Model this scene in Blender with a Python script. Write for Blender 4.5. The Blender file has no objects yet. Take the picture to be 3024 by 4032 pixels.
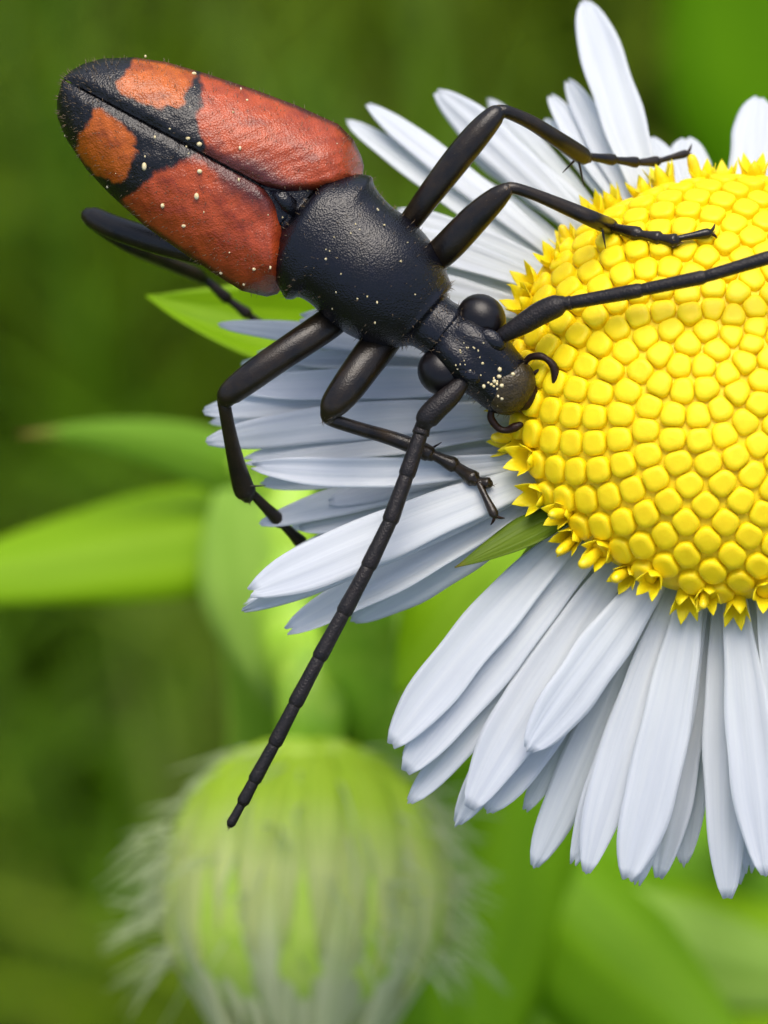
import bpy, math, random
import numpy as np
from mathutils import Vector, Matrix
random.seed(7); rng = np.random.default_rng(7)
sc = bpy.context.scene; COL = sc.collection

# ------------------------------------------------------------------ camera, sky, sun, exposure  (1 unit = 1 mm)
sc.unit_settings.scale_length = 0.001
PITCH = 50.0                      # the camera looks down by this much
D = 60.0                          # camera to flower
PXMM = 260.0
M = Matrix.Translation((0, 0, 420)) @ Matrix.Rotation(math.radians(90 - PITCH), 4, 'X')   # subject frame to world
cam = bpy.data.cameras.new('camera'); cam_o = bpy.data.objects.new('camera', cam); COL.objects.link(cam_o)
cam_o.matrix_world = M @ Matrix.Translation((0, 0, D))
cam.sensor_width = 36; cam.lens = 36 * D / (4032 / PXMM)
cam.clip_start = 1; cam.clip_end = 60000
cam.dof.use_dof = True; cam.dof.focus_distance = D - 0.75
cam.dof.aperture_fstop = 1e-3 * cam.lens / (2 * 0.62)
sc.camera = cam_o

sun_dir = (M.to_3x3() @ Vector((0.06, 0.88, 0.80))).normalized()      # towards the sun
elev = math.asin(sun_dir.z)
w = bpy.data.worlds.new('World'); sc.world = w; w.use_nodes = True
nt = w.node_tree; sky = nt.nodes.new('ShaderNodeTexSky'); sky.sky_type = 'NISHITA'; sky.sun_disc = False
sky.sun_elevation = elev; sky.sun_rotation = math.atan2(sun_dir.x, sun_dir.y)
sky.dust_density = 4.0; sky.air_density = 0.9; sky.ozone_density = 1.0
nt.links.new(sky.outputs[0], nt.nodes['Background'].inputs[0]); nt.nodes['Background'].inputs[1].default_value = 0.13
sl = bpy.data.lights.new('sun', 'SUN'); sl.energy = 1.4; sl.angle = math.radians(45); sl.color = (1, 0.95, 0.87)
so = bpy.data.objects.new('sun', sl); COL.objects.link(so)
so.rotation_euler = sun_dir.to_track_quat('Z', 'Y').to_euler(); so.location = (0, 0, 900)
sc.view_settings.view_transform = 'Standard'; sc.view_settings.look = 'None'
sc.view_settings.exposure = 0.80; sc.view_settings.gamma = 1.0
sc.cycles.use_denoising = True; sc.cycles.max_bounces = 8; sc.cycles.transparent_max_bounces = 8

# ------------------------------------------------------------------ helpers
def P(px, py, z=0.0):
    k = (D - z) / D
    return Vector(((px - 1512) / PXMM * k, (2016 - py) / PXMM * k, z))

def tag(o, label=None, cat=None, group=None, kind=None):
    if label: o['label'] = label
    if cat: o['category'] = cat
    if group: o['group'] = group
    if kind: o['kind'] = kind
    return o

def empty(name, base, parent=None):
    o = bpy.data.objects.new(name, None); COL.objects.link(o); o.empty_display_size = 0.2
    if parent is None: o.matrix_world = M @ Matrix.Translation(base)
    else: o.parent = parent
    return o

def mk(name, verts, faces, mat, parent=None, base=(0, 0, 0), smooth=True, uv=None, col=None, rigid=None):
    """one mesh object; verts in the subject frame, base = the thing's base in that frame"""
    me = bpy.data.meshes.new(name); b = Vector(base)
    me.from_pydata([tuple(Vector(v) - b) for v in verts], [], faces)
    if smooth: me.polygons.foreach_set('use_smooth', [True] * len(me.polygons))
    if uv is not None:
        l = me.uv_layers.new(name='UVMap')
        li = np.empty(len(me.loops), dtype=np.int32); me.loops.foreach_get('vertex_index', li)
        l.data.foreach_set('uv', np.asarray(uv, dtype=np.float32)[li].ravel())
    if col is not None:
        a = me.color_attributes.new('tint', 'FLOAT_COLOR', 'POINT')
        a.data.foreach_set('color', np.asarray(col, dtype=np.float32).ravel())
    me.materials.append(mat); me.update()
    o = bpy.data.objects.new(name, me); COL.objects.link(o)
    if parent is not None: o.parent = parent
    else: o.matrix_world = M @ Matrix.Translation(b)
    return o

def catmull(pts, n):
    """pts: rows of floats; returns n samples per span"""
    p = np.asarray(pts, float); out = []
    q = np.vstack([2 * p[0] - p[1], p, 2 * p[-1] - p[-2]])
    for i in range(1, len(q) - 2):
        for k in range(n):
            t = k / n; a, b, c, d = q[i - 1], q[i], q[i + 1], q[i + 2]
            out.append(.5 * (2 * b + (c - a) * t + (2 * a - 5 * b + 4 * c - d) * t * t + (3 * b - a - 3 * c + d) * t ** 3))
    out.append(p[-1]); return np.array(out)

def tube(pts, rad, sides=12, flat=1.0, cap=True):
    """tapered tube along pts (N,3) with radii; rounded ends; flat<1 squeezes it along z"""
    pts = [Vector(p) for p in pts]; V = []; F = []; n = len(pts)
    tang = [(pts[min(i + 1, n - 1)] - pts[max(i - 1, 0)]).normalized() for i in range(n)]
    if cap:
        r0, r1 = rad[0], rad[-1]
        pre = [(pts[0] - tang[0] * r0 * .8, r0 * .25), (pts[0] - tang[0] * r0 * .5, r0 * .75)]
        post = [(pts[-1] + tang[-1] * r1 * .5, r1 * .75), (pts[-1] + tang[-1] * r1 * .8, r1 * .25)]
        rings = [(p, r, tang[0]) for p, r in pre] + [(p, r, t) for p, r, t in zip(pts, rad, tang)] + [(p, r, tang[-1]) for p, r in post]
    else: rings = list(zip(pts, rad, tang))
    ref = Vector((0, 0, 1)) if abs(tang[0].z) < .9 else Vector((1, 0, 0))
    for p, r, t in rings:
        a = t.cross(ref)
        if a.length < 1e-3: a = t.cross(Vector((1, 0, 0)))
        a.normalize(); b = a.cross(t).normalized()
        for k in range(sides):
            th = 2 * math.pi * k / sides
            V.append(p + a * (r * math.cos(th)) + b * (r * flat * math.sin(th)))
    m = len(rings)
    for i in range(m - 1):
        for k in range(sides):
            k2 = (k + 1) % sides
            F.append((i * sides + k, i * sides + k2, (i + 1) * sides + k2, (i + 1) * sides + k))
    F.append(tuple(range(sides))[::-1]); F.append(tuple((m - 1) * sides + k for k in range(sides)))
    return V, F

def ptube(rows, sides=12, flat=1.0, n=5):
    """rows: (px, py, z, radius_px)"""
    c = catmull(rows, n); return tube([P(a, b, z) for a, b, z, r in c], [max(r, 1.0) / PXMM for *_, r in c], sides, flat)

def ellipsoid(c, ax, ay, az, seg=20, rings=12):
    V = []; F = []; c = Vector(c); ax, ay, az = Vector(ax), Vector(ay), Vector(az)
    for i in range(rings + 1):
        ph = math.pi * i / rings
        for k in range(seg):
            th = 2 * math.pi * k / seg
            V.append(c + ax * (math.sin(ph) * math.cos(th)) + ay * (math.sin(ph) * math.sin(th)) + az * math.cos(ph))
    for i in range(rings):
        for k in range(seg):
            F.append((i * seg + k, (i + 1) * seg + k, (i + 1) * seg + (k + 1) % seg, i * seg + (k + 1) % seg))
    return V, F

def join(*parts):
    V = []; F = []
    for v, f in parts:
        o = len(V); V += list(v); F += [tuple(i + o for i in q) for q in f]
    return V, F

# ------------------------------------------------------------------ materials
def nodes(name):
    m = bpy.data.materials.new(name); m.use_nodes = True; t = m.node_tree
    b = t.nodes['Principled BSDF']; return m, t, b, t.nodes['Material Output']

def noise_mix(t, b, c1, c2, scale, detail=4, coord='Object', stretch=None, sock='Base Color', rough=.6):
    tc = t.nodes.new('ShaderNodeTexCoord'); n = t.nodes.new('ShaderNodeTexNoise')
    n.inputs['Scale'].default_value = scale; n.inputs['Detail'].default_value = detail; n.inputs['Roughness'].default_value = rough
    src = tc.outputs[coord]
    if stretch:
        mp = t.nodes.new('ShaderNodeMapping'); mp.inputs['Scale'].default_value = stretch
        t.links.new(src, mp.inputs['Vector']); src = mp.outputs[0]
    t.links.new(src, n.inputs['Vector'])
    r = t.nodes.new('ShaderNodeValToRGB'); r.color_ramp.elements[0].position = .32; r.color_ramp.elements[1].position = .68
    r.color_ramp.elements[0].color = (*c1, 1); r.color_ramp.elements[1].color = (*c2, 1)
    t.links.new(n.outputs['Fac'], r.inputs['Fac'])
    if b is not None: t.links.new(r.outputs[0], b.inputs[sock])
    return n, r

def bump(t, b, scale, dist, strength=.5, kind='noise', coord='Object', stretch=None, prev=None, detail=3):
    tc = t.nodes.new('ShaderNodeTexCoord'); src = tc.outputs[coord]
    if stretch:
        mp = t.nodes.new('ShaderNodeMapping'); mp.inputs['Scale'].default_value = stretch
        t.links.new(src, mp.inputs['Vector']); src = mp.outputs[0]
    if kind == 'noise':
        n = t.nodes.new('ShaderNodeTexNoise'); n.inputs['Scale'].default_value = scale; n.inputs['Detail'].default_value = detail; out = n.outputs['Fac']
    else:
        n = t.nodes.new('ShaderNodeTexVoronoi'); n.inputs['Scale'].default_value = scale; out = n.outputs['Distance']
    t.links.new(src, n.inputs['Vector'])
    bp = t.nodes.new('ShaderNodeBump'); bp.inputs['Strength'].default_value = strength; bp.inputs['Distance'].default_value = dist
    t.links.new(out, bp.inputs['Height'])
    if prev is not None: t.links.new(prev.outputs[0], bp.inputs['Normal'])
    t.links.new(bp.outputs[0], b.inputs['Normal']); return bp

def mat_shell(name, c1, c2, rough=.35, scale=6, bscale=22, bdist=.02, coat=.0, spec=.5, bstr=.6, nb=1.0):
    m, t, b, o = nodes(name); noise_mix(t, b, c1, c2, scale)
    b.inputs['Roughness'].default_value = rough; b.inputs['Specular IOR Level'].default_value = spec
    b.inputs['Coat Weight'].default_value = coat
    p = bump(t, b, bscale, bdist, bstr, 'voronoi'); bump(t, b, 9, bdist * 2 * nb, bstr * .6, 'noise', prev=p); return m

def mat_translucent(name, ramp, trans=.35, rough=.5, streak=None, spec=.35, tint=None, bdist=.01, gloss_n=True):
    """leaf or petal: diffuse+gloss mixed with light passing through. ramp: colours along the UV length; streak: across frequency"""
    m, t, b, o = nodes(name)
    uv = t.nodes.new('ShaderNodeTexCoord'); sep = t.nodes.new('ShaderNodeSeparateXYZ'); t.links.new(uv.outputs['UV'], sep.inputs[0])
    r = t.nodes.new('ShaderNodeValToRGB'); el = r.color_ramp.elements
    while len(el) < len(ramp): el.new(.5)
    for e, (p, c) in zip(el, ramp): e.position = p; e.color = (*c, 1)
    t.links.new(sep.outputs['Y'], r.inputs['Fac']); colo = r.outputs[0]
    n = t.nodes.new('ShaderNodeTexNoise'); n.inputs['Scale'].default_value = 1; n.inputs['Detail'].default_value = 3
    mp = t.nodes.new('ShaderNodeMapping'); mp.inputs['Scale'].default_value = (streak or 9, 1.6, 1)
    oi = t.nodes.new('ShaderNodeObjectInfo'); add = t.nodes.new('ShaderNodeVectorMath'); add.operation = 'ADD'
    sc_ = t.nodes.new('ShaderNodeMath'); sc_.operation = 'MULTIPLY'; sc_.inputs[1].default_value = 37
    t.links.new(oi.outputs['Random'], sc_.inputs[0])
    t.links.new(uv.outputs['UV'], mp.inputs['Vector']); t.links.new(mp.outputs[0], add.inputs[0]); t.links.new(sc_.outputs[0], add.inputs[1])
    t.links.new(add.outputs[0], n.inputs['Vector'])
    mx = t.nodes.new('ShaderNodeMix'); mx.data_type = 'RGBA'; mx.blend_type = 'MULTIPLY'
    rr = t.nodes.new('ShaderNodeValToRGB'); tl = tint or (.86, .87, .92)
    rr.color_ramp.elements[0].position = .3; rr.color_ramp.elements[0].color = (*tl, 1); rr.color_ramp.elements[1].position = .7
    t.links.new(n.outputs['Fac'], rr.inputs['Fac'])
    mx.inputs['Factor'].default_value = 1; t.links.new(colo, mx.inputs['A']); t.links.new(rr.outputs[0], mx.inputs['B'])
    t.links.new(mx.outputs['Result'], b.inputs['Base Color'])
    b.inputs['Roughness'].default_value = rough; b.inputs['Specular IOR Level'].default_value = spec
    bp = t.nodes.new('ShaderNodeBump'); bp.inputs['Distance'].default_value = bdist; bp.inputs['Strength'].default_value = .7
    t.links.new(n.outputs['Fac'], bp.inputs['Height']); t.links.new(bp.outputs[0], b.inputs['Normal'])
    tr = t.nodes.new('ShaderNodeBsdfTranslucent'); t.links.new(mx.outputs['Result'], tr.inputs['Color'])
    ms = t.nodes.new('ShaderNodeMixShader'); ms.inputs[0].default_value = trans
    t.links.new(b.outputs[0], ms.inputs[1]); t.links.new(tr.outputs[0], ms.inputs[2]); t.links.new(ms.outputs[0], o.inputs[0]); return m

def mat_tint(name, rough=.4, spec=.5, trans=0.0, bscale=0, bdist=.01, coat=0, bump2=None):
    m, t, b, o = nodes(name); a = t.nodes.new('ShaderNodeVertexColor'); a.layer_name = 'tint'
    t.links.new(a.outputs[0], b.inputs['Base Color']); b.inputs['Roughness'].default_value = rough
    b.inputs['Specular IOR Level'].default_value = spec; b.inputs['Coat Weight'].default_value = coat; b.inputs['Coat Roughness'].default_value = .25
    p = None
    if bscale: p = bump(t, b, bscale, bdist, .7, 'voronoi')
    if bump2: bump(t, b, bump2[0], bump2[1], .8, 'noise', prev=p, detail=5)
    if trans:
        tr = t.nodes.new('ShaderNodeBsdfTranslucent'); t.links.new(a.outputs[0], tr.inputs['Color'])
        ms = t.nodes.new('ShaderNodeMixShader'); ms.inputs[0].default_value = trans
        t.links.new(b.outputs[0], ms.inputs[1]); t.links.new(tr.outputs[0], ms.inputs[2]); t.links.new(ms.outputs[0], o.inputs[0])
    return m

PETAL = mat_translucent('petal_white', [(0, (.50, .58, .22)), (.10, (.70, .74, .55)), (.24, (.79, .82, .81)), (1, (.80, .83, .86))], .42, .5, 9, .2, (.90, .91, .94), .022)
YEL = mat_shell('floret_yellow', (.84, .62, .003), (.90, .70, .005), .5, 3, 14, .006, 0, .3, .3)
YEL.node_tree.nodes['Principled BSDF'].inputs['Subsurface Weight'].default_value = .35
YEL.node_tree.nodes['Principled BSDF'].inputs['Subsurface Radius'].default_value = (.25, .18, .02)
YEL.node_tree.nodes['Principled BSDF'].inputs['Subsurface Scale'].default_value = .35
YEL2 = mat_shell('anther_yellow', (.85, .60, .006), (.9, .70, .01), .3, 5, 20, .01, 0, .5, .4)
OLIVE = mat_shell('receptacle_olive', (.50, .38, .006), (.62, .48, .008), .6, 6, 20, .01)
BLACK = mat_shell('beetle_black', (.0025, .0025, .0035), (.004, .004, .008), .22, 5, 38, .010, .0, .44, .6, .3)
LEGM = mat_shell('leg_black_brown', (.004, .003, .0025), (.022, .014, .006), .28, 3.0, 40, .005, .0, .42, .5, .5)
EYE = mat_shell('eye_black', (.004, .0035, .004), (.008, .006, .006), .30, 6, 60, .004, .0, .35, .3)
CLYP = mat_shell('clypeus_brown', (.020, .014, .004), (.05, .034, .008), .34, 8, 30, .01, 0, .4)
PALP = mat_shell('palp_brown', (.010, .005, .002), (.028, .009, .003), .45, 6, 30, .008, .0, .25)
ANT = mat_shell('antenna_black', (.006, .005, .005), (.014, .010, .009), .45, 8, 34, .010, 0, .35, .6)
ELY = mat_tint('elytron_shell', .30, .46, 0, 34, .010, .05, (9, .016))
POLLEN = mat_shell('pollen', (.62, .50, .22), (.78, .70, .46), .6, 20, 60, .004)
HAIRM = mat_shell('brown_hair', (.10, .07, .035), (.22, .15, .08), .4, 10, 60, .001)
GREENS = {}
def leaf_mat(key, c, tip=None, trans=.4):
    c2 = tuple(x * 1.25 for x in c)
    ramp = [(0, c2), (.45, c), (.88, c), (1, tip or c)] if key not in ('bract', 'bud_ray') else [(0, c), (.25, c), (.62, tip), (1, tip)]
    GREENS[key] = mat_translucent('leaf_' + key, ramp, trans, .5, 10, .2, (.72, .8, .6), .04); return GREENS[key]
leaf_mat('yellow_green', (.31, .54, .006)); leaf_mat('bright', (.30, .56, .012), None, .5); leaf_mat('deep', (.21, .46, .003), None, .5)
leaf_mat('brown_tip', (.22, .42, .03), (.40, .20, .07)); leaf_mat('pale', (.36, .56, .09)); leaf_mat('olive', (.13, .20, .015), (.20, .16, .02), .25)
leaf_mat('bract', (.60, .80, .06), (.84, .88, .36)); leaf_mat('bud_ray', (.80, .86, .30), (.88, .88, .54))
STEM = mat_shell('stem_green', (.24, .46, .02), (.36, .56, .04), .5, 2, 14, .006)

# ------------------------------------------------------------------ ground and meadow below
m, t, b, o = nodes('soil_green'); noise_mix(t, b, (.030, .045, .006), (.06, .08, .010), .02); b.inputs['Roughness'].default_value = .9
g = bpy.data.meshes.new('ground'); S = 20000
g.from_pydata([(-S, -S, 0), (S, -S, 0), (S, S, 0), (-S, S, 0)], [], [(0, 1, 2, 3)]); g.materials.append(m)
go = bpy.data.objects.new('ground', g); COL.objects.link(go); tag(go, kind='structure')

def meadow():
    V = []; F = []; C = []
    n = 9000; n2 = 15000
    xs = np.concatenate([rng.uniform(-330, 330, n), rng.uniform(-900, 900, n2)]); ys = np.concatenate([rng.uniform(20, 760, n), rng.uniform(-250, 1300, n2)])
    inner = (np.abs(xs) < 330) & (ys > 20) & (ys < 760); inner[:n] = False; xs, ys = xs[~inner], ys[~inner]; n = len(xs)
    for i in range(n):
        x, y = xs[i], ys[i]
        h = rng.uniform(35, 130); wd = rng.uniform(2.5, 6.5); az = rng.uniform(0, 2 * math.pi); lean = rng.uniform(.15, .8)
        # species patches: some greener, some yellower, some dark herbs
        p = math.sin(x * .021 + 1.3) + math.sin(y * .017 + x * .009) + .8 * math.sin(x * .045 - y * .033 + 2)
        base = np.array((.098, .205, .003)) if p < .3 else np.array((.145, .225, .004))
        c = base * rng.uniform(.65, 1.35)
        d = np.array((math.cos(az), math.sin(az))); s = np.array((-d[1], d[0])) * wd / 2
        b0 = len(V)
        for k in range(5):
            f = k / 4; o2 = d * lean * h * f * f; hw = s * (1 - f ** 2) ; z = h * (f - .25 * lean * f * f)
            V.append((x + o2[0] - hw[0], y + o2[1] - hw[1], z)); V.append((x + o2[0] + hw[0], y + o2[1] + hw[1], z + .01)); C += [(*c, 1)] * 2
        for k in range(4): F.append((b0 + 2 * k, b0 + 2 * k + 1, b0 + 2 * k + 3, b0 + 2 * k + 2))
    me = bpy.data.meshes.new('meadow_grass'); me.from_pydata(V, [], F)
    a = me.color_attributes.new('tint', 'FLOAT_COLOR', 'POINT'); a.data.foreach_set('color', np.array(C, dtype=np.float32).ravel())
    me.materials.append(mat_tint('grass_tint', .55, .3, .3)); ob = bpy.data.objects.new('meadow_grass', me); COL.objects.link(ob)
    tag(ob, 'dense dark green meadow grass far below the flower', 'grass', kind='stuff')
meadow()

# ------------------------------------------------------------------ flower
TILT = math.radians(20)
FN = Vector((0, math.sin(TILT), math.cos(TILT)))            # flower axis
FX = Vector((1, 0, 0)); FY = FN.cross(FX).normalized()
FC = P(2885, 1535, 0)
FA, FH = 3.22, 1.62                                         # disc radius and dome height
def floc(p): d = Vector(p) - FC; return d.dot(FX), d.dot(FY), d.dot(FN)
def fpos(x, y, z): return FC + FX * x + FY * y + FN * z
def on_cone(px, py, k=.15, h0=0.0):
    """the point under a pixel on the shallow cone in which the ray petals lie"""
    z = 0.0
    for _ in range(60):
        x, y, zz = floc(P(px, py, z)); r = math.hypot(x, y); z += .7 * ((h0 - k * max(r - 3.0, 0)) - zz)
    return P(px, py, z)
def on_dome(px, py, off=.0):
    lo, hi = -3.0, 6.0
    def inside(z):
        x, y, zz = floc(P(px, py, z)); a = FA + off; h = FH + off
        return (x * x + y * y) / a ** 2 + (zz / h) ** 2 < 1 and zz > -.6
    z = 6.0
    while z > -3:
        if inside(z): return P(px, py, z)
        z -= .02
    return on_cone(px, py)
fl_base = FC - FN * .9
flower = empty('daisy_flower', fl_base)
tag(flower, 'white fleabane daisy with domed yellow centre, the beetle standing on it', 'flower')

# receptacle dome and cup
V = []; F = []; R_ = 14; S_ = 40
prof = [((FA + .13) * math.cos(a), (FH + .15) * math.sin(a)) for a in np.linspace(math.pi / 2 - .01, 0, R_)] + [(3.0, -.25), (2.6, -.6), (1.6, -.85), (.62, -1.0), (.5, -1.2)]
for r, z in prof:
    for k in range(S_): th = 2 * math.pi * k / S_; V.append(fpos(r * math.cos(th), r * math.sin(th), z))
for i in range(len(prof) - 1):
    for k in range(S_): F.append((i * S_ + k, (i + 1) * S_ + k, (i + 1) * S_ + (k + 1) % S_, i * S_ + (k + 1) % S_))
mk('receptacle', V, F, YEL, flower, fl_base)

# floret meshes (local z = floret axis)
def floret_open(seed, hgt=.62, r=.19):
    """corolla tube with five pointed lobes spreading outward; double walled"""
    rr = random.Random(seed); V = []; F = []; S = 20
    out = [(.55, 0), (.70, .35), (.95, .75), (1.0, .86)]
    def lobe(k): x = (k / S * 5) % 1; return 1 - abs(2 * x - 1)        # 0 between lobes, 1 at the lobe point
    rings = []
    for a, z in out: rings.append([(r * a, hgt * z)] * S)
    rings.append([(r * (1.03 + .30 * lobe(k)), hgt * (.84 + .34 * lobe(k))) for k in range(S)])
    rings.append([(r * (.98 + .29 * lobe(k)), hgt * (.845 + .33 * lobe(k))) for k in range(S)])
    rings.append([(r * .86, hgt * .8)] * S); rings.append([(r * .6, hgt * .4)] * S); rings.append([(r * .1, hgt * .35)] * S)
    for ring in rings:
        for k, (a, z) in enumerate(ring):
            th = 2 * math.pi * k / S; V.append((a * math.cos(th), a * math.sin(th), z + rr.uniform(-.006, .006)))
    for i in range(len(rings) - 1):
        for k in range(S): F.append((i * S + k, i * S + (k + 1) % S, (i + 1) * S + (k + 1) % S, (i + 1) * S + k))
    return V, F
def local_mesh(name, V, F, mat):
    me = bpy.data.meshes.new(name); me.from_pydata([tuple(v) for v in V], [], F)
    me.polygons.foreach_set('use_smooth', [True] * len(me.polygons)); me.materials.append(mat); return me
open_me = [local_mesh('open_floret', *floret_open(i), YEL) for i in range(4)]
col_me = []
for i in range(3):
    V, F = tube([(0, 0, .15), (0, 0, .5), (.01, 0, .78), (.0, 0, .88)], [.075, .095, .11, .09], 10)
    col_me.append(local_mesh('anther_column', V, F, YEL2))
def put(me, name, pos, axis, spin, scale, parent):
    ob = bpy.data.objects.new(name, me); COL.objects.link(ob); ob.parent = parent
    q = Vector(axis).to_track_quat('Z', 'Y').to_matrix().to_4x4() @ Matrix.Rotation(spin, 4, 'Z')
    sv = scale if isinstance(scale, tuple) else (scale,) * 3
    ob.matrix_local = Matrix.Translation(pos) @ q @ Matrix.Diagonal((*sv, 1)); return ob
# phyllotaxis over the dome, by arc area
NF = 345
al = np.linspace(0, math.pi / 2 * 1.04, 400)                  # from the apex down past the rim
rr_ = FA * np.sin(al); zz_ = FH * np.cos(al)
ds = np.hypot(np.diff(rr_), np.diff(zz_)); area = np.concatenate([[0], np.cumsum(ds * (rr_[1:] + rr_[:-1]) / 2)])
wgt = area ** .93; wgt /= wgt[-1]
FP = []; FNN = []; FT = []
for i in range(NF):
    f = (i + .5) / NF; a = float(np.interp(f, wgt, al)); th = i * math.radians(137.50776)
    r, z = FA * math.sin(a), FH * math.cos(a)
    nrm = Vector((math.sin(a) / FA * math.cos(th), math.sin(a) / FA * math.sin(th), math.cos(a) / FH)).normalized()
    FNN.append(FX * nrm.x + FY * nrm.y + FN * nrm.z); FP.append(fpos(r * math.cos(th), r * math.sin(th), z)); FT.append((f, th))
FPn = np.array([tuple(p) for p in FP])
def floret_cell(i, seed):
    """closed corolla squeezed by its neighbours into a rounded cell"""
    rr = random.Random(seed); n = FNN[i]; ex = n.orthogonal().normalized(); ey = n.cross(ex)
    d = FPn - FPn[i]; dist = np.linalg.norm(d, axis=1); near = [k for k in np.argsort(dist)[1:9]]
    S = 20; R = []
    for k in range(S):
        th = 2 * math.pi * k / S; best = .22
        for q in near:
            x, y = d[q] @ np.array(ex), d[q] @ np.array(ey); c = math.cos(th - math.atan2(y, x))
            if c > .05: best = min(best, math.hypot(x, y) / 2 / c)
        R.append(best)
    R = [(R[k - 1] + 2 * R[k] + R[(k + 1) % S]) / 4 * .988 for k in range(S)]
    H = .52 * rr.uniform(.95, 1.05); V = []; F = []; pr = [(.97, 0), (1.0, .6), (.99, .85), (.955, .925), (.85, .968), (.52, .992)]
    tx, ty = rr.uniform(-.05, .05), rr.uniform(-.05, .05); dim = rr.uniform(.945, .995)
    for a, z in pr:
        for k in range(S): th = 2 * math.pi * k / S; x, y = R[k] * a * math.cos(th), R[k] * a * math.sin(th); V.append((x, y, H * z + (tx * x + ty * y) * z))
    V.append((0, 0, H * dim)); m_ = len(pr)
    for q in range(m_ - 1):
        for k in range(S): F.append((q * S + k, q * S + (k + 1) % S, (q + 1) * S + (k + 1) % S, (q + 1) * S + k))
    for k in range(S): F.append(((m_ - 1) * S + k, (m_ - 1) * S + (k + 1) % S, m_ * S))
    base = FP[i] - n * .26 - fl_base
    return [base + ex * x + ey * y + n * z for x, y, z in V], F
far_side = []
for i in range(NF):
    f, th = FT[i]; nw = FNN[i]; pos = FP[i] - nw * .26 - fl_base
    if f > .905: continue
    V, F = floret_cell(i, i)
    if floc(FP[i])[0] > 1.35: far_side.append((V, F))           # beyond the picture's edge
    else: mk('floret', V, F, YEL, flower)
V, F = join(*far_side); ob = mk('florets', V, F, YEL, flower); ob['kind'] = 'stuff'
NR = 48
for i in range(NR):                                            # the ring of opened florets at the rim
    th = 2 * math.pi * (i + random.uniform(-.25, .25)) / NR; a = math.pi / 2 * (.93 if i % 2 else 1.02); r, z = FA * math.sin(a), FH * math.cos(a)
    rad = FX * math.cos(th) + FY * math.sin(th)
    ax = (rad + FN * (random.uniform(.35, .9) + (.35 if i % 2 else 0)) + Vector([random.uniform(-.15, .15) for _ in range(3)])).normalized()
    ob = put(open_me[i % 4], 'open_floret', fpos(r * math.cos(th), r * math.sin(th), z) - ax * .22 - fl_base, ax, random.uniform(0, 6), (random.uniform(.85, 1.05),) * 2 + (random.uniform(.95, 1.2),), flower)
    if random.random() < (.6 if math.sin(th) < -.1 else .08):
        put(col_me[i % 3], 'anther_column', (random.uniform(-.04, .04), random.uniform(-.04, .04), 0), (random.uniform(-.22, .22), random.uniform(-.22, .22), 1), 0, random.uniform(.75, .95), ob)

# ---- ray petals
def wprof(v):
    f = .40 + .60 * (lambda t: t * t * (3 - 2 * t))(min(max((v + .05) / .62, 0), 1))
    if v > .66: f *= max(1 - ((v - .66) / .352) ** 2.2, 0) ** .60
    return max(f, .035)
def strip(base, tip, width, nrm, arch=.04, bend=0.0, cup=.1, groove=.02, nu=8, nv=22, roll=0.0, thick=.035, twist=0.0, prof=wprof, droop_end=0.0, ruffle=0.0, rag=0.0):
    """a petal or leaf: a two-sided blade from base to tip. bend = sideways bow, arch = bow along the normal (both x length)"""
    base, tip = Vector(base), Vector(tip); L = (tip - base).length; ax = (tip - base).normalized()
    nrm = (Vector(nrm) - ax * ax.dot(Vector(nrm))).normalized(); side = ax.cross(nrm).normalized()
    V = []; uv = []; F = []
    mid = (base + tip) / 2 + nrm * (2 * arch * L) + side * (2 * bend * L)
    ph = random.uniform(0, 6); q1, q2, q3 = (random.uniform(0, 6) for _ in range(3)); nt_ = random.uniform(-.02, .035)
    for surf in (0, 1):
        for j in range(nv + 1):
            v = j / nv; p = base * (1 - v) ** 2 + mid * 2 * v * (1 - v) + tip * v * v
            tg = ((mid - base) * (1 - v) + (tip - mid) * v).normalized()
            a = roll + twist * v; s0 = tg.cross(nrm).normalized(); n0 = s0.cross(tg).normalized()
            s1 = s0 * math.cos(a) + n0 * math.sin(a); n1 = n0 * math.cos(a) - s0 * math.sin(a)
            hw = width / 2 * prof(v)
            p = p - nrm * droop_end * L * max(v - .6, 0) ** 2
            for i in range(nu + 1):
                u = 2 * i / nu - 1
                h = cup * width * u * u * prof(v) + groove * width * prof(v) * math.cos(u * math.pi * 2.5) + ruffle * width * math.sin(v * 17 + ph + u * 2) * abs(u)
                ew = 1 + rag * u * (math.sin(v * 9 + q1 + (2 if u > 0 else 0)) + .6 * math.sin(v * 23 + q2 + (1.4 if u > 0 else 0)))
                pp = p - tg * (L * nt_ * max(v - .93, 0) / .07 * math.exp(-(u / .35) ** 2) if rag else 0)
                V.append(pp + s1 * (hw * u * ew) + n1 * (h - (thick if surf else 0) * (1 - .6 * abs(u)) * (1 - .7 * max(v - .8, 0) / .2))); uv.append(((u + 1) / 2, v))
    W = nu + 1; O = (nv + 1) * W
    for j in range(nv):
        for i in range(nu):
            a = j * W + i; F.append((a, a + 1, a + W + 1, a + W)); F.append((O + a, O + a + W, O + a + W + 1, O + a + 1))
        F.append((j * W, (j + 1) * W, O + (j + 1) * W, O + j * W)); a = j * W + nu; F.append((a, O + a, O + a + W, a + W))
    for i in range(nu): a = nv * W + i; F.append((a, a + 1, O + a + 1, O + a))
    return V, F, uv
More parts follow.
